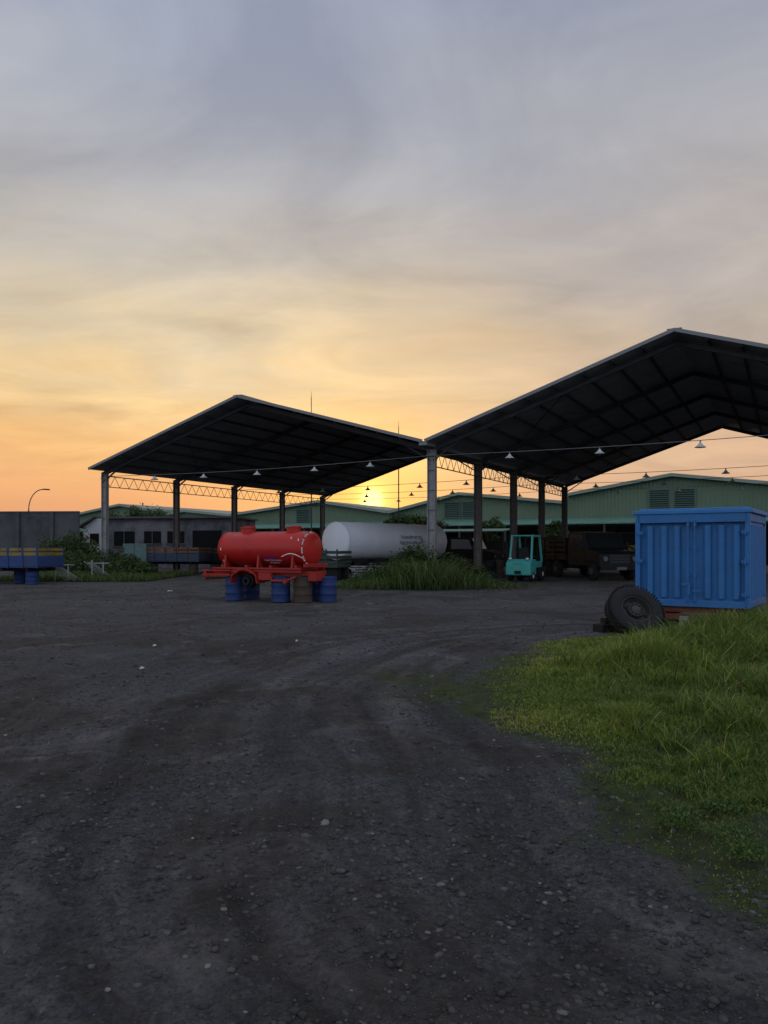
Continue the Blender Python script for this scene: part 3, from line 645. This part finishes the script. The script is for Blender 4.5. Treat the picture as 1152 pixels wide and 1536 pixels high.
# ------------------------------------------------------------ forklift (rear towards camera)
m_teal=mat('forklift_teal',(.05,.30,.28),.5,0,.12,4,.03,dirt=.25,dirtcol=(.04,.13,.12))
fk=root('forklift',(GX(788,35),35.0,0),math.radians(-30))
b=B()
b.poly([(-.58,-1.0,.28),(-.58,-.15,.28),(-.58,-.15,1.0),(-.58,-.75,1.0),(-.58,-.98,.82)],(1.16,0,0))
b.box((0,.35,.74),(1.05,1.0,.28)); b.box((0,.78,.55),(1.05,.12,.7))
b.obj('counterweight_and_hood',m_teal,fk,bevel=.07)
b=B(); 
for sx in (-.50,.50):
    b.beam((sx,-.60,.98),(sx*.95,-.40,2.05),.08,.08); b.beam((sx,.82,.9),(sx*.95,.55,2.05),.08,.08); b.beam((sx*.95,-.44,2.05),(sx*.95,.62,2.05),.08,.08)
for j in range(7): b.box((0,-.40+j*.16,2.06),(.92,.04,.05))
b.obj('overhead_guard',m_teal,fk)
b=B()
for sx in (-.36,.36): b.box((sx,1.05,1.12),(.09,.16,2.0)); b.cyl((sx*.6,1.0,.3),(sx*.6,1.0,1.7),.04,.04,10)
for z in (.35,1.1,2.0): b.box((0,1.06,z),(.7,.1,.09))
for j in range(5): b.box((-.36+j*.18,1.2,.95),(.03,.03,.8))
b.box((0,1.2,.55),(.9,.05,.08)); b.box((0,1.2,.9),(.9,.05,.06))
for sx in (-.25,.25): b.box((sx,1.7,.12),(.1,1.0,.04)); b.box((sx,1.2,.35),(.1,.04,.5))
b.box((0,.1,.42),(.9,1.6,.25)); b.box((0,0,.98),(.5,.45,.14)); b.box((0,-.22,1.26),(.48,.1,.5)); b.cyl((0,.4,1.0),(0,.55,1.3),.02,.02,8)
b.lathe([(-.012,.15),(.012,.15),(.012,.18),(-.012,.18),(-.012,.15)],'y',(0,.5,1.32),n=20)
b.box((0,-1.0,.42),(.3,.04,.14)); 
for j in range(4): b.box((0,-.965,.64+j*.05),(.5,.03,.02))
b.obj('mast_and_seat',m_blk,fk)
b=B()
for sx in (-.49,.49):
    b.lathe([(-.09,.1),(-.09,.2),(-.07,.25),(.07,.25),(.09,.2),(.09,.1)],'x',(sx,-.55,.25),n=22); b.lathe([(-.11,.12),(-.11,.26),(-.09,.32),(.09,.32),(.11,.26),(.11,.12)],'x',(sx,.7,.32),n=22)
b.obj('tyres',m_rub,fk,smooth=True)
b=B()
for sx in (-.52,.52): b.cyl((sx-.05,-.55,.25),(sx+.05,-.55,.25),.12,.12,14); b.cyl((sx-.06,.7,.32),(sx+.06,.7,.32),.15,.15,14)
b.box((-.4,-.85,1.03),(.12,.06,.07)); b.box((.4,-.85,1.03),(.12,.06,.07)); b.obj('rims_and_lights',m_wp,fk)
# ------------------------------------------------------------ parked dark trucks
m_car=mat('black_vehicle_paint',(.009,.009,.010),.5,0,.2,4,.03,spec=.2); m_gl=mat('vehicle_glass',(.012,.015,.017),.15,0,.1,spec=.4); m_gry=mat('dull_chrome',(.10,.10,.105),.6,.1)
def truck(px,Yc,rz,col,sc=1.0,bed=True):
    e=root('parked_truck',(GX(px,Yc),Yc,0),rz); e.scale=(sc,)*3; w_=1.7
    b=B()
    b.poly([(-w_/2,-2.0,.55),(-w_/2,-2.0,1.05),(-w_/2,-1.85,1.18),(-w_/2,-.95,1.25),(-w_/2,-.60,1.95),(-w_/2,.75,2.0),(-w_/2,.85,1.2),(-w_/2,.85,.55)],(w_,0,0))
    b.obj('cab_body',col,e,bevel=.05)
    b=B(); b.beam((0,-.96,1.31),(0,-.65,1.90),w_-.25,.03)
    for sx in (-1,1): b.poly([(sx*(w_/2+.006),-.75,1.3),(sx*(w_/2+.006),-.5,1.85),(sx*(w_/2+.006),.6,1.88),(sx*(w_/2+.006),.62,1.3)],(sx*.006,0,0))
    b.obj('windows',m_gl,e)
    b=B(); 
    for j in range(6): b.box((0,-2.02,.72+j*.06),(.85,.03,.015))
    for sx in (-.62,.62): b.cyl((sx,-2.0,.88),(sx,-2.06,.88),.10,.10,18)
    b.box((0,-2.18,.5),(.42,.01,.12))
    b.obj('grille_and_lights',m_gry,e)
    b=B(); b.box((0,-2.12,.52),(1.75,.12,.16))
    for sx in (-1,1): b.box((sx*(w_/2+.13),-.85,1.45),(.12,.05,.22)); b.box((sx*(w_/2+.05),-.85,1.4),(.15,.03,.03))
    b.obj('bumper_and_mirrors',m_blk,e,bevel=.008)
    b=B()
    for sx in (-1,1):
        for y in (-1.35,2.0): b.lathe([(-.12,.18),(-.12,.32),(-.09,.38),(.09,.38),(.12,.32),(.12,.18)],'x',(sx*(w_/2-.08),y,.38),n=24); 
        b.box((sx*(w_/2+.02),-1.35,.80),(.12,1.0,.06))
    b.box((0,.6,.5),(.8,4.6,.16)); b.obj('tyres_and_chassis',m_rub,e,smooth=False)
    b=B()
    for sx in (-1,1):
        for y in (-1.35,2.0): b.cyl((sx*(w_/2-.02),y,.38),(sx*(w_/2+.05),y,.38),.17,.15,16)
    b.obj('rims',mat('rim_dark',(.05,.05,.05),.6),e)
    if bed:
        b=B(); b.box((0,2.1,.85),(w_,2.4,.1))
        for j in range(4):
            for sx in (-1,1): b.box((sx*w_/2,2.1,1.0+j*.22),(.04,2.4,.14))
            b.box((0,3.3,1.0+j*.22),(w_,.04,.14)); b.box((0,.92,1.0+j*.22),(w_,.04,.14))
        for sx in (-1,1):
            for y in (1,2.1,3.2): b.box((sx*(w_/2+.03),y,1.3),(.05,.07,.9))
        b.obj('cargo_bed',col,e)
truck(893,37.0,math.radians(12),m_car,1.15)
truck(838,43,math.radians(16),mat('dark_maroon_paint',(.012,.009,.009),.8,spec=.05),1.05)
truck(940,44,math.radians(8),mat('dark_navy_paint',(.009,.010,.015),.8,spec=.05),1.2)
truck(700,50,math.radians(60),mat('dark_grey_paint',(.015,.015,.017),.8,spec=.05),1.1)
truck(575,56,math.radians(75),mat('dark_olive_paint',(.013,.017,.014),.8,spec=.05),1.1)
truck(420,50,math.radians(70),mat('dark_grey_paint',(.015,.015,.017),.8,spec=.05),1.1)
e=root('hazard_stripe_board',(GX(949,40),40,0),0); b=B(); b.box((0,0,1.15),(.5,.06,1.0)); b.box((-.2,.06,.5),(.06,.06,1.0)); b.box((.2,.06,.5),(.06,.06,1.0)); b.obj('board',mat('hazard_yellow',(.14,.105,.02),.7,dirt=.4),e)
b=B()
for j in range(4): b.box((0,-.037,.80+j*.22),(.5,.01,.08),rot=(0,.6,0))
b.obj('stripes',m_blk,e)
for px,Yc,mm in ((735,39,m_blk),(747,39.5,m_rd),(742,41,m_blk),(700,42,m_rd),(710,43,m_blk),(826,41,m_blk)): drum(GX(px,Yc),Yc,mm,.29,.88)
m_wood=mat('weathered_timber',(.03,.026,.022),.9,0,.3,6,.2,spec=.05)
def pallets(px,Yc,n,rz=0,name='pallet_stack'):
    e=root(name,(GX(px,Yc),Yc,0),rz); b=B()
    for k in range(n):
        z=k*.15
        for j in range(5): b.box((-.48+j*.24,0,z+.135),(.14,1.0,.02))
        for j in range(3): b.box((0,-.45+j*.45,z+.07),(1.15,.09,.09))
    b.obj('boards',m_wood,e)
pallets(672,44,8,.2); pallets(690,41,4,-.1); pallets(450,55,7,.3); pallets(330,52,6,0)
e=root('machine_shelter',(GX(665,62),62,0),-AN); b=B()
for x in (-5,-1.7,1.7,5): b.box((x,0,1.4),(.12,.12,2.8))
b.box((0,1,1.0),(10,.1,2.0)); b.obj('frame_and_back',m_dw,e); b=B(); b.box((0,.4,2.9),(10.6,3,.08),rot=(.08,0,0)); b.obj('roof',m_aw,e)
# ------------------------------------------------------------ truck beds (left)
m_bl=mat('bed_blue_paint',(.022,.05,.16),.6,0,.3,4,.1,dirt=.6,dirtcol=(.05,.05,.06)); m_ye=mat('bed_yellow_paint',(.22,.155,.045),.6,0,.3,4,.1,dirt=.6,dirtcol=(.06,.05,.04)); m_or=mat('bed_orange_paint',(.15,.07,.035),.6,0,.3,4,.1,dirt=.5)
m_gb=mat('bed_greyblue_paint',(.035,.05,.085),.6,0,.3,4,.1,dirt=.5)
def bed(px,Yc,L_,rz,c1,c2,c3,zb=.72,H=.85,W=1.9):
    e=root('truck_cargo_bed',(GX(px,Yc),Yc,0),rz)
    b=B(); 
    for sy in (-W/2,W/2): b.box((0,sy,zb+.12),(L_,.05,.2)); b.box((0,sy,zb+.33),(L_,.05,.19))
    b.box((-L_/2,0,zb+.22),(.05,W,.4)); b.box((L_/2,0,zb+.22),(.05,W,.4)); b.box((0,0,zb),(L_,W,.06)); b.obj('lower_boards',c1,e)
    b=B()
    for j in range(2):
        for sy in (-W/2,W/2): b.box((0,sy,zb+.53+j*.19),(L_,.04,.12))
        b.box((-L_/2,0,zb+.53+j*.19),(.04,W,.12)); b.box((L_/2,0,zb+.53+j*.19),(.04,W,.12))
    b.obj('upper_rails',c2,e)
    b=B(); n=max(3,int(L_/.6))
    for j in range(n+1):
        for sy in (-W/2-.04,W/2+.04): b.box((-L_/2+j*L_/n,sy,zb+.38),(.06,.05,.85))
    b.obj('stakes',c3,e)
    b=B()
    for sy in (-.4,.4): b.box((0,sy,zb-.11),(L_,.08,.14))
    for x in (-L_*.35,0,L_*.35): b.box((x,0,zb-.1),(.08,W,.08))
    b.obj('bed_runners',m_blk,e)
    return e
e=bed(22,32.5,3.2,-.12,m_bl,m_ye,m_bl)
for x,y in ((-1.1,-.5),(1.1,-.5),(0,.4)): a_,b_=loc2w(e,x,y); drum(a_,b_,m_bd,.26,.54)
e=bed(265,45,3.3,-.1,m_gb,m_or,m_gb,.75); 
for x,y in ((-1.2,-.5),(1.2,-.5)): a_,b_=loc2w(e,x,y); drum(a_,b_,m_rd,.26,.56)
e=bed(312,47,2.6,-.1,m_blk,m_rd,m_blk,.7)
e=root('steel_cabinet',(GX(206,44.5),44.5,0),-.1); m_cab=mat('pale_teal_paint',(.11,.17,.17),.7,0,.2,3,.1,dirt=.4)
b=B(); b.box((0,0,.95),(1.4,.7,1.6)); b.obj('cabinet_body',m_cab,e,bevel=.02)
b=B(); b.box((-.35,-.37,.95),(.64,.03,1.5)); b.box((.35,-.37,.95),(.64,.03,1.5)); b.box((0,-.36,1.72),(1.44,.06,.06)); b.obj('doors',m_cab,e,bevel=.01)
b=B(); b.box((-.06,-.40,.95),(.03,.04,.25)); b.box((.06,-.40,.95),(.03,.04,.25)); [b.box((x,y,.07),(.08,.08,.15)) for x in (-.6,.6) for y in (-.28,.28)]; b.obj('handles_and_feet',m_blk,e)
m_gp=mat('pale_poles',(.30,.30,.30),.7)
for px,Yc,n in ((92,34,5),(146,38,4)):
    e=root('pole_stack',(GX(px,Yc),Yc,0),0); b=B()
    for j in range(n): b.beam((-.55+.17*j,-.3,.85-.05*j),(.15+.17*j,.2,.05),.035,.03)
    b.box((-.3,.1,.45),(.05,.05,.9)); b.box((.2,.25,.4),(.05,.05,.8)); b.box((0,.2,.75),(1,.04,.04)); b.obj('poles',m_gp,e)
# ------------------------------------------------------------ blue container
m_blue=mat('container_blue_paint',(.024,.125,.33),.55,0,.18,2.0,.06,dirt=.3,dirtcol=(.02,.07,.17)); m_blue2=mat('container_blue_trim',(.03,.15,.38),.5,0,.12,3,.05)
th=math.radians(33); cw=2.03; cd=2.1; zb,zt=.40,2.14
pr_=Vector((6.62,13.9,0)); orig=pr_-Vector((math.cos(th),-math.sin(th),0))*cw
ct=root('blue_steel_box',(orig.x,orig.y,0),-th)
b=B(); b.box((cw/2,cd/2+.03,(zb+zt)/2),(cw-.06,cd-.06,zt-zb-.04)); b.obj('box_shell',m_blue,ct)
def rib(b,x,z0,z1,w_=.10,d_=.035):
    b.poly([(x-w_/2,.0,z0),(x-w_/4,-d_,z0),(x+w_/4,-d_,z0),(x+w_/2,.0,z0)],(0,0,z1-z0))
ribs=B()
for x in (.26,.52,.76,1.30,1.54,1.80): rib(ribs,x,zb+.16,zt-.22,.13,.03)
ribs.obj('front_ribs',m_blue,ct,bevel=.008)
b=B()
for i in range(7): 
    y=.25+i*.27; b.poly([(cw-.03,y-.07,zb+.16),(cw+.01,y-.035,zb+.16),(cw+.01,y+.035,zb+.16),(cw-.03,y+.07,zb+.16)],(0,0,zt-zb-.38))
    b.poly([(.03,y-.07,zb+.16),(-.01,y-.035,zb+.16),(-.01,y+.035,zb+.16),(.03,y+.07,zb+.16)],(0,0,zt-zb-.38))
b.obj('side_ribs',m_blue,ct)
b=B()
for x in (.04,cw-.04):
    for y in (.0,cd): b.box((x,y,(zb+zt)/2),(.09,.10,zt-zb))
for y in (-.005,cd): b.box((cw/2,y,zb+.06),(cw-.09,.09,.13)); b.box((cw/2,y,zt-.08),(cw-.09,.09,.17))
for x in (.04,cw-.04): b.box((x,cd/2,zb+.06),(.085,cd-.1,.12)); b.box((x,cd/2,zt-.08),(.085,cd-.1,.15))
b.obj('corner_posts_and_rails',m_blue,ct,bevel=.01)
b=B(); b.box((cw/2,cd/2,zt+.04),(cw+.10,cd+.14,.08)); b.box((cw/2,cd/2,zt+.095),(cw-.1,cd-.1,.035)); b.obj('roof_cap',m_blue2,ct,bevel=.015)
b=B()
for x in (.97,1.09): b.cyl((x,-.07,zb+.10),(x,-.07,zt-.12),.014,.014,10)
for x in (.97,1.09):
    for z in (zb+.12,zb+.6,zb+1.1,zt-.2): b.box((x,-.05,z),(.06,.05,.05))
b.box((.99,-.085,zb+.33),(.05,.02,.22)); b.box((1.12,-.085,zb+.30),(.14,.02,.035)); b.box((.92,-.085,zb+.42),(.14,.02,.035))
for z in (zb+.25,zb+.85,zt-.35):
    for x in (.08,cw-.08): b.box((x,-.06,z),(.12,.03,.06)); b.cyl((x,-.075,z-.05),(x,-.075,z+.05),.018,.018,8)
b.box((1.03,-.03,(zb+zt)/2),(.012,.02,zt-zb-.3)); b.obj('locking_bars_and_hinges',m_blue,ct,bevel=.003)
m_rb=mat('red_primer',(.12,.028,.022),.7,0,.3,dirt=.3)
b=B(); 
for y in (.06,1.0,1.95): b.box((cw/2,y,zb-.06),(cw-.2,.1,.1))
for x in (.5,cw-.5): b.box((x,cd/2,zb-.17),(.1,cd,.12))
b.box((cw/2,.0,zb-.19),(1.1,.07,.09))
b.obj('undercarriage_beams',m_rb,ct)
def pier(lx,ly,m,h=.28,w_=.22,nm='concrete_block'):
    a_,b_=loc2w(ct,lx,ly); e=root(nm,(a_,b_,0),-th+.1); b=B()
    for k in range(2): b.box((0,0,h*(k+.5)/2+.02),(w_-.02*k,w_,h/2-.006)); 
    for k in (-1,1): b.box((k*w_*.25,-w_/2-.002,h*.75),(w_*.25,.006,h*.2))
    b.obj('blocks',m,e,bevel=.008)
m_cb=mat('concrete_block_grey',(.24,.235,.23),.9,0,.2,6,.3)
pier(.9,-.02,m_cb,.20,.18); pier(1.65,-.02,m_cb,.24,.2); pier(.3,1.6,m_cb); pier(1.75,1.8,m_cb)
m_ty=mat('tyre_rubber',(.014,.014,.015),.75,0,.3,10,.3,dirt=.25,dirtcol=(.03,.028,.026),spec=.2)
def tyre(name,loc,D_,lean,yaw,wid=.27):
    e=root(name,loc); e.rotation_euler=Euler((-lean,0,yaw)); r=D_/2; h=wid/2
    b=B(); pr=[(-h+.05,r*.53),(-h+.01,r*.56),(-h-.01,r*.68),(-h-.005,r*.82),(-h+.02,r*.93),(-h+.05,r*.985),(-h+.07,r)]
    pr+=[(-.055,r),(-.05,r-.014),(-.035,r-.014),(-.03,r),(.03,r),(.035,r-.014),(.05,r-.014),(.055,r)]+[(-a,c_) for a,c_ in reversed(pr)]
    b.lathe([(a,c_) for a,c_ in pr],'y',(0,0,r),n=64); b.obj('tyre_carcass',m_ty,e,smooth=True)
    b=B()
    for i in range(56):
        a=2*math.pi*i/56
        for sy in (-1,1):
            M=Euler((0,-a,0)).to_matrix(); v=M@Vector((r-.005,sy*(h-.045),0)); b.box((v.x,v.y,r+v.z),(.022,.07,.022),rot=(0,-a,0))
    b.obj('tread_lugs',m_ty,e)
    b=B(); b.lathe([(-h+.06,r*.54),(-h+.03,r*.545),(-h+.025,r*.50),(-h+.08,r*.47),(-h+.12,r*.44),(-h+.12,r*.30),(-h+.06,r*.28),(-h+.05,r*.24),(-h+.05,r*.16)],'y',(0,0,r),n=40)
    b.lathe([(h-.06,r*.54),(h-.03,r*.545),(h-.025,r*.50),(h-.08,r*.44)],'y',(0,0,r),n=40); b.obj('wheel_rim',mat('rusty_rim',(.032,.029,.027),.7,.1,.3,8,.1),e,smooth=True)
    b=B()
    for i in range(10):
        a=2*math.pi*i/10; b.cyl((r*.21*math.cos(a),-h+.055,r+r*.21*math.sin(a)),(r*.21*math.cos(a),-h+.03,r+r*.21*math.sin(a)),.016,.016,8)
    for i in range(6):
        a=2*math.pi*(i+.5)/6; b.box((r*.37*math.cos(a),-h+.112,r+r*.37*math.sin(a)),(.07,.01,.05),rot=(0,-a,0))
    b.obj('wheel_nuts',m_blk,e)
tyre('truck_tyre',(GX(964,13.1),13.1,.0),.98,math.radians(38),math.radians(8))
e=root('timber_offcut',(GX(912,13.7),13.7,0),.5); b=B(); b.box((0,0,.08),(.5,.25,.14)); b.box((.05,.05,.20),(.35,.12,.09),rot=(0,.1,.3)); b.obj('offcuts',mat('charred_timber',(.022,.019,.017),.95,spec=.1),e,bevel=.01)
b=B()
for px,py,s_ in ((213,1003,.03),(255,887,.10),(688,883,.16),(445,965,.02),(232,970,.03)):
    Yc=1731/(py-822); x=GX(px,Yc); z=float(gheight(x,Yc))
    b.add([(x-s_,Yc-s_*.5,z+.01),(x+s_,Yc-s_*.3,z+.02),(x+s_*.8,Yc+s_*.6,z+.03),(x-s_*.7,Yc+s_*.5,z+.04)],[(0,1,2,3)])
b.obj('litter',mat('paper',(.35,.35,.34),.8))
# ------------------------------------------------------------ camera
cam=bpy.data.cameras.new('camera'); co_=bpy.data.objects.new('camera',cam); COL.objects.link(co_); S.camera=co_
co_.location=(0,0,CH); co_.rotation_euler=(math.pi/2,0,0); cam.sensor_fit='VERTICAL'; cam.sensor_height=36; cam.lens=F/1536*36
cam.shift_y=(HOR-768)/1536; cam.clip_end=3000; cam.clip_start=.05
S.view_settings.view_transform='Standard'; S.view_settings.look='None'; S.view_settings.exposure=0
